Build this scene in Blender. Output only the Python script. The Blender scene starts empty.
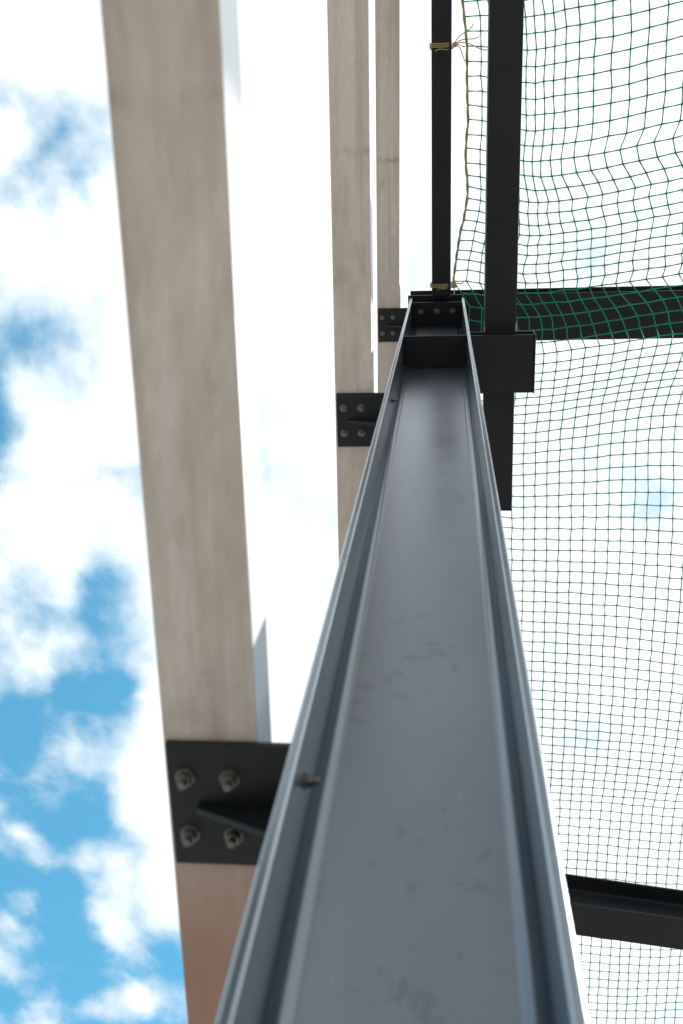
import bpy, bmesh, math, random
from mathutils import Vector, Matrix, noise
random.seed(7)
sc = bpy.context.scene
sc.view_settings.view_transform = 'Standard'
sc.view_settings.look = 'None'
sc.view_settings.exposure = 0
CZ = 1.5   # eye height; heights below are given above the eye

# ------------------------------------------------------------ materials
def newmat(name):
    m = bpy.data.materials.new(name); m.use_nodes = True
    nt = m.node_tree; b = nt.nodes['Principled BSDF']
    return m, nt, b
def N(nt, t, **kw):
    n = nt.nodes.new(t)
    for k, v in kw.items():
        if hasattr(n, k): setattr(n, k, v)
        else: n.inputs[k].default_value = v
    return n
def noise_tex(nt, vec, scale, detail=4, rough=.55, stretch=(1,1,1), dist=0):
    mp = N(nt, 'ShaderNodeMapping'); mp.inputs['Scale'].default_value = stretch
    nt.links.new(vec, mp.inputs['Vector'])
    n = N(nt, 'ShaderNodeTexNoise'); n.inputs['Scale'].default_value = scale
    n.inputs['Detail'].default_value = detail; n.inputs['Roughness'].default_value = rough
    n.inputs['Distortion'].default_value = dist
    nt.links.new(mp.outputs[0], n.inputs['Vector'])
    return n.outputs['Fac']
def ramp(nt, fac, stops):
    r = N(nt, 'ShaderNodeValToRGB')
    els = r.color_ramp.elements
    while len(els) < len(stops): els.new(.5)
    for e, (p, c) in zip(els, stops):
        e.position = p; e.color = c if len(c) == 4 else (*c, 1)
    nt.links.new(fac, r.inputs['Fac']); return r.outputs['Color']
def mixc(nt, fac, a, b, mode='MIX'):
    m = N(nt, 'ShaderNodeMix'); m.data_type = 'RGBA'; m.blend_type = mode
    for s, v in ((m.inputs[0], fac), (m.inputs[6], a), (m.inputs[7], b)):
        if hasattr(v, 'links') or isinstance(v, bpy.types.NodeSocket): nt.links.new(v, s)
        else: s.default_value = v if not isinstance(v, tuple) or len(v) == 4 else (*v, 1)
    return m.outputs[2]
def maprange(nt, v, a, b, c, d, smooth=False):
    m = N(nt, 'ShaderNodeMapRange')
    if smooth: m.interpolation_type = 'SMOOTHSTEP'
    nt.links.new(v, m.inputs[0])
    for i, x in enumerate((a, b, c, d)): m.inputs[i+1].default_value = x
    return m.outputs[0]
def math_(nt, op, a, b=None):
    m = N(nt, 'ShaderNodeMath'); m.operation = op
    for i, v in enumerate((a, b)):
        if v is None: continue
        if isinstance(v, bpy.types.NodeSocket): nt.links.new(v, m.inputs[i])
        else: m.inputs[i].default_value = v
    return m.outputs[0]
def bump(nt, b, h, strength, dist=.002):
    bp = N(nt, 'ShaderNodeBump'); bp.inputs['Strength'].default_value = strength
    bp.inputs['Distance'].default_value = dist
    nt.links.new(h, bp.inputs['Height']); nt.links.new(bp.outputs[0], b.inputs['Normal'])

def steel(name, c1, c2, metallic, r1, r2, scuff=.5, spec=.5):
    m, nt, b = newmat(name)
    tc = N(nt, 'ShaderNodeTexCoord').outputs['Object']
    n1 = noise_tex(nt, tc, 2.2, 5, .6, (1, 1, .45), .4)
    n2 = noise_tex(nt, tc, 60, 3, .6, (1, 1, .8))
    n3 = noise_tex(nt, tc, 30, 5, .65, (1, 1, .8), .4)
    n4 = noise_tex(nt, tc, 4.5, 3, .5, (1, 1, .6))
    col = ramp(nt, n1, [(.3, c1), (.7, c2)])
    sm = ramp(nt, n3, [(.57, (0, 0, 0)), (.65, (1, 1, 1))])
    sm = math_(nt, 'MULTIPLY', sm, maprange(nt, n4, .52, .62, 0, 1, True))
    smf = math_(nt, 'MULTIPLY', sm, scuff*.38)
    dk = tuple(x*.5 for x in c1)
    col = mixc(nt, smf, col, dk)
    sp = ramp(nt, n2, [(.70, (0, 0, 0)), (.76, (1, 1, 1))])
    col = mixc(nt, math_(nt, 'MULTIPLY', sp, .3*scuff), col, tuple(min(1, x*1.8+.04) for x in c2))
    nt.links.new(col, b.inputs['Base Color'])
    b.inputs['Metallic'].default_value = metallic
    b.inputs['Specular IOR Level'].default_value = spec
    rr = maprange(nt, n1, .3, .75, r1, r2)
    nt.links.new(rr, b.inputs['Roughness'])
    hh = math_(nt, 'ADD', n1, math_(nt, 'MULTIPLY', n2, .03))
    bump(nt, b, hh, .15, .004)
    return m
M_COL = steel('painted_grey_steel', (.165, .198, .234), (.225, .254, .285), .85, .19, .30, .9, .6)
M_EDGE = steel('edge_highlight_steel', (.40, .47, .53), (.66, .71, .76), .75, .25, .35, .9)  # lighter bevel colour paints the bright highlight along the flange edges
M_BLK = steel('black_painted_steel', (.006, .007, .010), (.012, .013, .016), 0, .45, .62, .6, .3)
M_PLT = steel('bracket_steel', (.007, .008, .011), (.014, .016, .019), .1, .38, .55, .8, .4)

def zinc():
    m, nt, b = newmat('zinc_bolt')
    tc = N(nt, 'ShaderNodeTexCoord').outputs['Object']
    n = noise_tex(nt, tc, 120, 3)
    nt.links.new(ramp(nt, n, [(.3, (.10, .095, .09)), (.7, (.23, .215, .20))]), b.inputs['Base Color'])
    b.inputs['Metallic'].default_value = .7; b.inputs['Roughness'].default_value = .36
    return m
M_BOLT = zinc()

def girt_mat():
    m, nt, b = newmat('weathered_pale_girt')
    tc = N(nt, 'ShaderNodeTexCoord').outputs['Object']
    streak = noise_tex(nt, tc, 26, 5, .6, (1, .045, 1), .3)
    blot = noise_tex(nt, tc, 4.5, 6, .65, (1, .5, 1), .8)
    spot = noise_tex(nt, tc, 11, 5, .6, (1, .6, 1), .5)
    fine = noise_tex(nt, tc, 90, 4, .6, (1, .25, 1))
    col = ramp(nt, streak, [(.28, (.54, .47, .41)), (.5, (.68, .615, .55)), (.75, (.75, .70, .645))])
    st = ramp(nt, blot, [(.48, (0, 0, 0)), (.72, (1, 1, 1))])
    col = mixc(nt, math_(nt, 'MULTIPLY', st, .6), col, (.46, .38, .32))
    sp = ramp(nt, spot, [(.58, (0, 0, 0)), (.72, (1, 1, 1))])
    col = mixc(nt, math_(nt, 'MULTIPLY', sp, .4), col, (.35, .28, .23))
    col = mixc(nt, maprange(nt, fine, .35, .7, 0, .25), col, (.38, .34, .31))
    sep = N(nt, 'ShaderNodeSeparateXYZ'); nt.links.new(tc, sep.inputs[0])
    w = noise_tex(nt, tc, 20, 3)
    yy = math_(nt, 'ADD', sep.outputs[1], math_(nt, 'MULTIPLY', w, .06))
    d = math_(nt, 'ABSOLUTE', math_(nt, 'ADD', yy, .055))
    mk = maprange(nt, d, .0, .022, .5, 0, True)
    mk = math_(nt, 'MULTIPLY', mk, maprange(nt, spot, .40, .58, .1, 1))
    col = mixc(nt, mk, col, (.28, .21, .16))
    bounce = maprange(nt, math_(nt, 'ADD', sep.outputs[1], math_(nt, 'MULTIPLY', blot, .25)), .68, 1.25, 0, .85, True)
    bounce = math_(nt, 'MULTIPLY', bounce, maprange(nt, sep.outputs[2], 3.5, 4.5, 1, .22))
    col = mixc(nt, bounce, col, (.34, .165, .115))  # warm ground bounce painted as red-brown towards the far end, strongest on lowest girt
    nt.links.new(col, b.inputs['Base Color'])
    b.inputs['Roughness'].default_value = .5
    bump(nt, b, math_(nt, 'ADD', streak, math_(nt, 'MULTIPLY', fine, .4)), .25, .002)
    return m
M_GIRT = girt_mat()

def simple(name, c1, c2, scale, rough, bs=.3, bd=.01, trans=0, metallic=0):
    m, nt, b = newmat(name)
    tc = N(nt, 'ShaderNodeTexCoord').outputs['Object']
    n = noise_tex(nt, tc, scale, 6, .65)
    c = ramp(nt, n, [(.3, c1), (.7, c2)])
    nt.links.new(c, b.inputs['Base Color'])
    b.inputs['Roughness'].default_value = rough
    b.inputs['Metallic'].default_value = metallic
    if bs: bump(nt, b, n, bs, bd)
    if trans:
        t = N(nt, 'ShaderNodeBsdfTranslucent'); nt.links.new(c, t.inputs['Color'])
        mx = N(nt, 'ShaderNodeMixShader'); mx.inputs[0].default_value = trans
        nt.links.new(b.outputs[0], mx.inputs[1]); nt.links.new(t.outputs[0], mx.inputs[2])
        nt.links.new(mx.outputs[0], nt.nodes['Material Output'].inputs['Surface'])
    return m
M_SIDE = simple('lit_girt_side', (.70, .76, .80), (.80, .85, .88), 8, .35, 0, 0, 0, .35)  # pale cool colour paints the bright lit look onto the girt side faces
M_NET = simple('green_net_cord', (.0, .32, .20), (.005, .46, .30), 9, .5, 0, 0, trans=.5)
M_ROPE = simple('twine', (.26, .19, .10), (.46, .36, .2), 60, .9)
M_CONC = simple('concrete', (.32, .31, .29), (.45, .43, .40), 8, .9)

def gravel():
    m, nt, b = newmat('gravel')
    tc = N(nt, 'ShaderNodeTexCoord').outputs['Object']
    v = N(nt, 'ShaderNodeTexVoronoi'); v.inputs['Scale'].default_value = 40
    nt.links.new(tc, v.inputs['Vector'])
    n = noise_tex(nt, tc, .6, 6, .6)
    c = ramp(nt, v.outputs['Distance'], [(.0, (.56, .53, .49)), (.6, (.30, .28, .26))])
    c = mixc(nt, maprange(nt, n, .3, .7, 0, .5), c, (.50, .46, .41))
    nt.links.new(c, b.inputs['Base Color']); b.inputs['Roughness'].default_value = .95
    bump(nt, b, v.outputs['Distance'], .6, .02)
    return m
M_GRAVEL = gravel()

# ------------------------------------------------------------ geometry helpers
def empty(name, loc=(0, 0, 0)):
    e = bpy.data.objects.new(name, None); e.empty_display_size = .2
    e.location = loc; sc.collection.objects.link(e); return e
def finish(bm, name, mat, parent=None, bev=.0015, smooth=False, edge_mat=None):
    bmesh.ops.recalc_face_normals(bm, faces=bm.faces)
    me = bpy.data.meshes.new(name); bm.to_mesh(me); bm.free()
    o = bpy.data.objects.new(name, me); sc.collection.objects.link(o)
    me.materials.append(mat)
    if parent: o.parent = parent
    for p in me.polygons: p.use_smooth = True
    if bev:
        md = o.modifiers.new('bevel', 'BEVEL'); md.width = bev; md.segments = 3
        md.limit_method = 'ANGLE'; md.angle_limit = math.radians(35)
        md.harden_normals = True
        if edge_mat:
            me.materials.append(edge_mat); md.material = 1
    elif not smooth:
        for p in me.polygons: p.use_smooth = False
    return o
def box(name, x0, x1, y0, y1, z0, z1, mat, parent=None, bev=.002):
    bm = bmesh.new()
    r = bmesh.ops.create_cube(bm, size=1)
    for v in bm.verts:
        v.co = Vector((x0+(v.co.x+.5)*(x1-x0), y0+(v.co.y+.5)*(y1-y0), z0+(v.co.z+.5)*(z1-z0)))
    return finish(bm, name, mat, parent, bev)
def i_profile(h, b, tw, tf, r, seg=6):
    pts = []
    H, B, W = h/2, b/2, tw/2
    def arc(cp, cq, a0, a1):
        return [(cp+r*math.cos(math.radians(a0+(a1-a0)*i/seg)), cq+r*math.sin(math.radians(a0+(a1-a0)*i/seg))) for i in range(seg+1)]
    pts += [(H, -B), (H, B), (H-tf, B)]
    if r > 0:
        pts += arc(H-tf-r, W+r, 0, -90)
        pts += arc(-(H-tf-r), W+r, -90, -180)
    else: pts += [(H-tf, W), (-H+tf, W)]
    pts += [(-H+tf, B), (-H, B), (-H, -B), (-H+tf, -B)]
    if r > 0:
        pts += arc(-(H-tf-r), -(W+r), 180, 90)
        pts += arc(H-tf-r, -(W+r), 90, 0)
    else: pts += [(-H+tf, -W), (H-tf, -W)]
    pts += [(H-tf, -B)]
    return pts
def extrude(name, prof, P, Q, A, org, a0, a1, mat, parent=None, bev=.002, edge_mat=None):
    P, Q, A, org = Vector(P), Vector(Q), Vector(A), Vector(org)
    bm = bmesh.new()
    r0 = [bm.verts.new(org+P*p+Q*q+A*a0) for p, q in prof]
    r1 = [bm.verts.new(org+P*p+Q*q+A*a1) for p, q in prof]
    n = len(prof)
    for i in range(n): bm.faces.new((r0[i], r0[(i+1) % n], r1[(i+1) % n], r1[i]))
    bm.faces.new(r0); bm.faces.new(r1)
    return finish(bm, name, mat, parent, bev, edge_mat=edge_mat)
def bolt(name, loc, axis, parent, s=1.0):
    bm = bmesh.new()
    def cyl(r, z0, z1, seg):
        m = Matrix.Translation((0, 0, (z0+z1)/2))
        bmesh.ops.create_cone(bm, cap_ends=True, segments=seg, radius1=r, radius2=r, depth=z1-z0, matrix=m)
    cyl(.0135*s, 0, .0025*s, 24); cyl(.0105*s, .0025*s, .0125*s, 6); cyl(.0055*s, .0125*s, .022*s, 16)
    q = Vector(axis).to_track_quat('Z', 'Y').to_matrix().to_4x4() @ Matrix.Rotation(random.uniform(0, 1), 4, 'Z')
    bmesh.ops.transform(bm, matrix=Matrix.Translation(loc) @ q, verts=bm.verts)
    return finish(bm, name, M_BOLT, parent, .0007)

# ------------------------------------------------------------ steel columns
CX, CYc = -.033, .791
X0, X1 = -.183, .117
Y0, Y1 = .645, .937
GH = [1.12, 3.355, 5.68]
TOP = 5.73
def column(dx, dy, stub=True):
    e = empty('steel_column', (0, 0, 0))
    P = e
    extrude('h_section', i_profile(.30, .292, .009, .014, .027, 8), (1, 0, 0), (0, 1, 0), (0, 0, 1), (CX, CYc, 0), .03, TOP+CZ, M_COL, P, .0028, M_EDGE)
    box('cap_plate', X0-.012, X1+.012, Y0-.012, Y1+.012, TOP+CZ+.0005, TOP+CZ+.02, M_BLK, P)
    for s, (ya, yb) in enumerate(((Y0+.004, CYc-.006), (CYc+.006, Y1-.004))):
        box('stiffener_%d' % (s+1), X0+.0145, X1-.0145, ya, yb, 4.32+CZ, 4.336+CZ, M_BLK, P)
        box('head_stiffener_%d' % (s+1), X0+.0145, X1-.0145, ya, yb, 5.53+CZ, 5.546+CZ, M_BLK, P)
        yy = (CYc-.0165, CYc-.005) if s == 0 else (CYc+.005, CYc+.0165)
        box('head_web_plate_%d' % (s+1), X0+.042, X1-.042, yy[0], yy[1], 4.337+CZ, 5.529+CZ, M_BLK, P)
    for bx in (-.12, -.033, .054):
        bolt('head_bolt', (bx, .70, 5.53+CZ), (0, 0, -1), P, 1.2)
    for k, h in enumerate(GH):
        z = h+CZ
        box('cleat_plate_%d' % k, -.363, X0-.0005, .695, .883, z, z+.010, M_PLT, P, .0015)
        bm = bmesh.new()
        tri = [(X0-.0005, z-.0005), (-.325, z-.0005), (-.325, z-.010), (X0-.0005, z-.075)]
        a = [bm.verts.new((x, .786, zz)) for x, zz in tri]; b_ = [bm.verts.new((x, .796, zz)) for x, zz in tri]
        bm.faces.new(a); bm.faces.new(b_)
        for i in range(4): bm.faces.new((a[i], a[(i+1) % 4], b_[(i+1) % 4], b_[i]))
        finish(bm, 'cleat_gusset_%d' % k, M_PLT, P, .001)
        for bx in (-.339, -.279):
            for by in (.746, .834):
                bolt('cleat_bolt', (bx, by, z), (0, 0, -1), P, 1.0)
        bolt('flange_bolt', (X0+.014, .705, z-.062), (1, 0, 0), P, .85)
        bolt('flange_bolt', (X0+.014, .875, z-.062), (1, 0, 0), P, .85)
    if stub:
        extrude('stub_arm', i_profile(.11, .25, .01, .012, 0), (0, 0, 1), (0, 1, 0), (1, 0, 0), (0, .775, 4.375+CZ), X1+.0005, .386, M_BLK, P, .0015)
        box('stub_end_plate', .3865, .394, .648, .902, 4.316+CZ, 4.434+CZ, M_BLK, P)
    box('base_plate', CX-.22, CX+.22, CYc-.2, CYc+.2, .008, .03, M_COL, P)
    for sx in (-.18, .18):
        for sy in (-.16, .16):
            bolt('anchor_bolt', (CX+sx, CYc+sy, .03), (0, 0, 1), P, 1.8)
    e.location = (dx, dy, 0)
    return e
column(0, 0)
column(0, 6.2, False)
column(0, -6.2)
column(6.2, 0, False)
column(6.2, 6.2, False)

def footing(dx, dy):
    box('concrete_footing', CX-.4+dx, CX+.4+dx, CYc-.4+dy, CYc+.4+dy, -.3, .0075, M_CONC, None, .01)
for d in ((0, 0), (0, 6.2), (0, -6.2), (6.2, 0), (6.2, 6.2)): footing(*d)

# ------------------------------------------------------------ girts
def girt(h):
    e = empty('wall_girt')
    z = h+CZ+.0105
    xa, xb, D, t = -.367, -.240, .10, .004
    prof = [(xa, 0), (xb-.0, 0), (xb, D), (xb-.02, D), (xb-.02, D-t), (xb-t, D-t), (xb-t, t), (xa+t, t), (xa+t, D-t), (xa+.02, D-t), (xa+.02, D), (xa, D)]
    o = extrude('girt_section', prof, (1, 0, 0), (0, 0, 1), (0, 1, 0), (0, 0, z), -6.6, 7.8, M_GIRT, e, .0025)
    o.data.materials.append(M_SIDE)
    for p in o.data.polygons:
        if abs(p.normal.x) > .9: p.material_index = 1
    a = .012
    e.rotation_euler = (0, 0, a)
    e.location = (.66*a, 0, 0)
    return e
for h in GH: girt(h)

# ------------------------------------------------------------ black steel beams
e = empty('steel_roof_beam')
extrude('i_section', i_profile(.27, .262, .010, .015, .02, 4), (0, 0, 1), (0, 1, 0), (1, 0, 0), (0, .768, TOP+CZ+.0205+.135), -.19, 6.5, M_BLK, e, .0015)
def rhs(name, x0, x1, ya, yb, z, d, mat):
    e = empty(name)
    o = box('hollow_section', x0, x1, ya, yb, z+CZ, z+d+CZ, mat, e, .006)
    o2 = box('end_cap', x0+.001, x1-.001, yb+.0005, yb+.006, z+.001+CZ, z+d-.001+CZ, mat, e, .002)
    return e
rhs('steel_rafter', -.060, .043, -6.2, .628, 5.60, .12, M_BLK)
rhs('steel_rail_beam', .182, .318, -6.6, 1.47, 4.4315, .12, M_BLK)
rhs('steel_tie_beam', -.08, .02, .94, 6.83, 4.66, .16, M_BLK)
e = empty('steel_cross_beam')
L = 6.2
extrude('i_section', i_profile(.25, .20, .008, .012, .016, 4), (0, 0, 1), (0, 1, 0), (1, 0, 0), (0, 0, 0), 0, L, M_BLK, e, .0015)
e.location = (.03, 3.81, 4.60+.125+CZ)
e.rotation_euler = (0, 0, math.radians(7.2))
e = empty('steel_edge_beam')
extrude('i_section', i_profile(.25, .20, .008, .012, .016, 4), (0, 0, 1), (1, 0, 0), (0, 1, 0), (6.2+CX, 0, 4.725+CZ), .95, 6.8, M_BLK, e, .0015)

# ------------------------------------------------------------ netting
def sm(a, b, x):
    t = max(0, min(1, (x-a)/(b-a))); return t*t*(3-2*t)
def xleft(y):
    v = .085 + .035*sm(-1.0, -.4, y) - .062*sm(.10, .52, y) + .080*sm(.54, .63, y)
    return v + .004*math.sin(y*17)*(1-sm(.4, .6, y))
def H(x, y):
    base = 4.62 + .50*sm(-.12, .74, y+.10*math.sin(x*2.6)) + .45*sm(.62, 1.45, y-.12*math.sin(x*2.2))
    base += .09*math.sin(x*3.6+.6)*(1-sm(.5, 1.3, y))
    lift = (1-sm(0, .50, x-xleft(y)))*(1-sm(.5, 1.1, y))
    base += lift*(5.34-base)*.85
    base -= .30*math.sin(math.pi*max(0, min(1, (y-1.2)/2.6)))*math.sin(math.pi*max(0, min(1, x/3.2)))
    base += .10*math.exp(-((y-.30-.30*math.sin(x*2.6+.5))/.17)**2)*math.sin(x*3.0+.6)
    base += .05*noise.noise(Vector((x*1.1, y*1.0, 3.3)))
    return min(base, 5.64)
CELL = .064
def walk_y(x, y0, y1):
    ys = [y0]; y = y0
    while y < y1:
        dy = .005; s = 0; h0 = H(x, y)
        while s < CELL:
            y += dy; h1 = H(x, y); s += math.hypot(dy, h1-h0); h0 = h1
        ys.append(y)
    return ys
YS = walk_y(.9, -2.4, 7.2)
NX = 52
grid = []
for j, y in enumerate(YS):
    row = []
    x = xleft(y); h0 = H(x, y)
    for i in range(NX):
        k = sm(0, .35, x-.1)
        yy = y + k*(.06*math.sin(x*2.7+y*.6+.7) + .04*noise.noise(Vector((x*.9, y*.7, 0))))*(1-.6*sm(1.2, 2, y))
        jit = (random.uniform(-1, 1)*.0028, random.uniform(-1, 1)*.0028, random.uniform(-1, 1)*.004)
        xx = x + .025*noise.noise(Vector((x*.9, y*.7, 9)))*k
        row.append(Vector((xx+jit[0], yy+jit[1], H(xx, yy)+CZ+jit[2])))
        s = 0
        while s < CELL:
            x += .006; h1 = H(x, y); s += math.hypot(.006, h1-h0); h0 = h1
    grid.append(row)
cu = bpy.data.curves.new('netting', 'CURVE'); cu.dimensions = '3D'
cu.bevel_depth = .0025; cu.bevel_resolution = 0; cu.resolution_u = 1
def spl(cu, pts, rad, knots=True):
    P, R = [], []
    for i, p in enumerate(pts):
        P.append(p); R.append(rad*(1.4 if knots else 1))
        if i < len(pts)-1:
            m = (p+pts[i+1])/2; m.z -= .0015
            P.append(m); R.append(rad*.94)
    s = cu.splines.new('POLY'); s.points.add(len(P)-1)
    for q, p, r in zip(s.points, P, R): q.co = (*p, 1); q.radius = r
for j, row in enumerate(grid): spl(cu, row, 1.0)
for i in range(NX): spl(cu, [grid[j][i] for j in range(len(grid))], 1.0)
net = bpy.data.objects.new('safety_netting', cu); sc.collection.objects.link(net)
cu.materials.append(M_NET)

def rope(name, pts, r, mat):
    c = bpy.data.curves.new(name, 'CURVE'); c.dimensions = '3D'; c.bevel_depth = r; c.bevel_resolution = 2
    s = c.splines.new('NURBS'); s.points.add(len(pts)-1)
    for q, p in zip(s.points, pts): q.co = (*p, 1)
    s.use_endpoint_u = True; s.order_u = 4
    o = bpy.data.objects.new(name, c); sc.collection.objects.link(o); c.materials.append(mat); return o
lace = empty('lacing_twine')
for ph in (0, math.pi):
    pts = []
    for j in range(0, len(grid)):
        if YS[j] < .56:
            for f in (0, .5):
                p = grid[j][0].lerp(grid[j+1][0], f); a = (j+f)*2.4+ph
                pts.append(p+Vector((math.cos(a)*.0045-.004, 0, math.sin(a)*.0045-.002)))
    rope('strand', pts, .0036, M_ROPE).parent = lace
def tie(y, zr, ends):
    e = empty('twine_tie')
    for k in range(3):
        o = .008*k
        loop = [(-.066, y+o, zr-.005), (-.01, y+o+.004, zr-.007), (.05, y+o, zr-.005), (.052, y+o, zr+.06), (.05, y+o, zr+.125), (-.01, y+o, zr+.127), (-.066, y+o, zr+.125), (-.068, y+o, zr+.06), (-.066, y+o, zr-.005)]
        r_ = rope('loop', loop, .003, M_ROPE); r_.parent = e
    kx = Vector((.06, y+.01, zr-.01))
    for k, d in enumerate(ends):
        d = Vector(d)
        side = Vector((d.y, -d.x, .2))*.3
        r_ = rope('strand', [kx, kx+d*.35+side, kx+d*.7-side*.5, kx+d], .0026, M_ROPE); r_.parent = e
    bm = bmesh.new(); bmesh.ops.create_icosphere(bm, subdivisions=2, radius=.013)
    for v in bm.verts: v.co = v.co*(1+.25*noise.noise(v.co*90)) + kx
    finish(bm, 'knot', M_ROPE, e, 0, True)
tie(-.64, 5.60+CZ, [(.12, -.03, -.02), (.17, .03, .0), (.06, .09, -.03), (.09, -.09, 0), (-.1, .03, -.02), (.045, .04, -.25)])
tie(.56, 5.60+CZ, [(.05, -.02, -.02), (-.09, .02, -.01), (.0, .02, -.24), (.0, -.06, -.03)])

# ------------------------------------------------------------ ground
bm = bmesh.new()
bmesh.ops.create_grid(bm, x_segments=60, y_segments=60, size=600)
g = finish(bm, 'ground', M_GRAVEL, None, 0, True)

# ------------------------------------------------------------ sky and sun
sund = Vector((.66, .16, .74)).normalized()
w = bpy.data.worlds.new('World'); sc.world = w; w.use_nodes = True
nt = w.node_tree; bg = nt.nodes['Background']
sky = N(nt, 'ShaderNodeTexSky'); sky.sky_type = 'NISHITA'; sky.sun_disc = False
sky.sun_elevation = math.asin(sund.z); sky.sun_rotation = math.atan2(sund.x, sund.y)
sky.air_density = 1.0; sky.dust_density = .6; sky.ozone_density = 1.0
tc = N(nt, 'ShaderNodeTexCoord').outputs['Generated']
sep = N(nt, 'ShaderNodeSeparateXYZ'); nt.links.new(tc, sep.inputs[0])
zc = math_(nt, 'MAXIMUM', sep.outputs[2], .06)
px = math_(nt, 'DIVIDE', sep.outputs[0], zc); py = math_(nt, 'DIVIDE', sep.outputs[1], zc)
cmb = N(nt, 'ShaderNodeCombineXYZ'); nt.links.new(px, cmb.inputs[0]); nt.links.new(py, cmb.inputs[1])
pv = cmb.outputs[0]
warp = N(nt, 'ShaderNodeTexNoise'); warp.inputs['Scale'].default_value = 7; warp.inputs['Detail'].default_value = 4
nt.links.new(pv, warp.inputs['Vector'])
va = N(nt, 'ShaderNodeVectorMath'); va.operation = 'MULTIPLY_ADD'
nt.links.new(warp.outputs['Color'], va.inputs[0]); va.inputs[1].default_value = (.16, .16, 0); nt.links.new(pv, va.inputs[2])
vo = N(nt, 'ShaderNodeTexVoronoi'); vo.voronoi_dimensions = '2D'; vo.feature = 'SMOOTH_F1'; vo.inputs['Scale'].default_value = 10; vo.inputs['Smoothness'].default_value = .6
nt.links.new(va.outputs[0], vo.inputs['Vector'])
puff = maprange(nt, vo.outputs['Distance'], 0, .7, .10, -.12)
n1 = noise_tex(nt, pv, 5.0, 7, .55, (1, 1, 1), .1)
n2 = noise_tex(nt, pv, 2.1, 2, .5)
n3 = noise_tex(nt, pv, 6, 4, .55, (1, 1, 1), .1)
bx_ = maprange(nt, px, -.44, -.17, -.01, .28, True)
by_ = maprange(nt, py, -.12, .10, .10, 0, True)
bz_ = maprange(nt, py, -1.5, -.35, -.22, 0, True)
cov = math_(nt, 'ADD', n1, bx_)
for t in (by_, bz_, puff, math_(nt, 'MULTIPLY', math_(nt, 'SUBTRACT', n2, .5), .25)):
    cov = math_(nt, 'ADD', cov, t)
mask = maprange(nt, cov, .36, .56, 0, 1, True)
sh1 = maprange(nt, cov, .48, .68, 0, .6, True)
sh2 = maprange(nt, n3, .38, .60, 0, .4, True)
shade = math_(nt, 'ADD', sh1, sh2)
S = .11
cl = mixc(nt, shade, (.76/S, .92/S, 1.04/S), (1.25/S, 1.26/S, 1.25/S))
blue = mixc(nt, 1.0, sky.outputs[0], (1.3, 2.85, 2.6, 1), 'MULTIPLY')
col = mixc(nt, mask, blue, cl)
nt.links.new(col, bg.inputs['Color']); bg.inputs['Strength'].default_value = S

sl = bpy.data.lights.new('sun', 'SUN'); sl.energy = 3.5; sl.angle = math.radians(.6); sl.color = (1, .96, .90)
so = bpy.data.objects.new('sun', sl); sc.collection.objects.link(so)
so.rotation_euler = sund.to_track_quat('Z', 'Y').to_euler(); so.location = (40, 10, 45)

# ------------------------------------------------------------ camera
cam = bpy.data.cameras.new('camera'); co = bpy.data.objects.new('camera', cam); sc.collection.objects.link(co)
Z = Vector((101.5, 336, -1000)).normalized()
F = Vector((97, -3005, -1000)); F = (F - Z*F.dot(Z)).normalized()
R = F.cross(Z)
M = Matrix((R, F, Z)).to_4x4()
M.translation = (0, 0, CZ)
co.matrix_world = M
cam.sensor_width = 36; cam.lens = 35.16; cam.clip_start = .02; cam.clip_end = 3000
cam.dof.use_dof = True; cam.dof.focus_distance = 4.6; cam.dof.aperture_fstop = 4.8
sc.camera = co
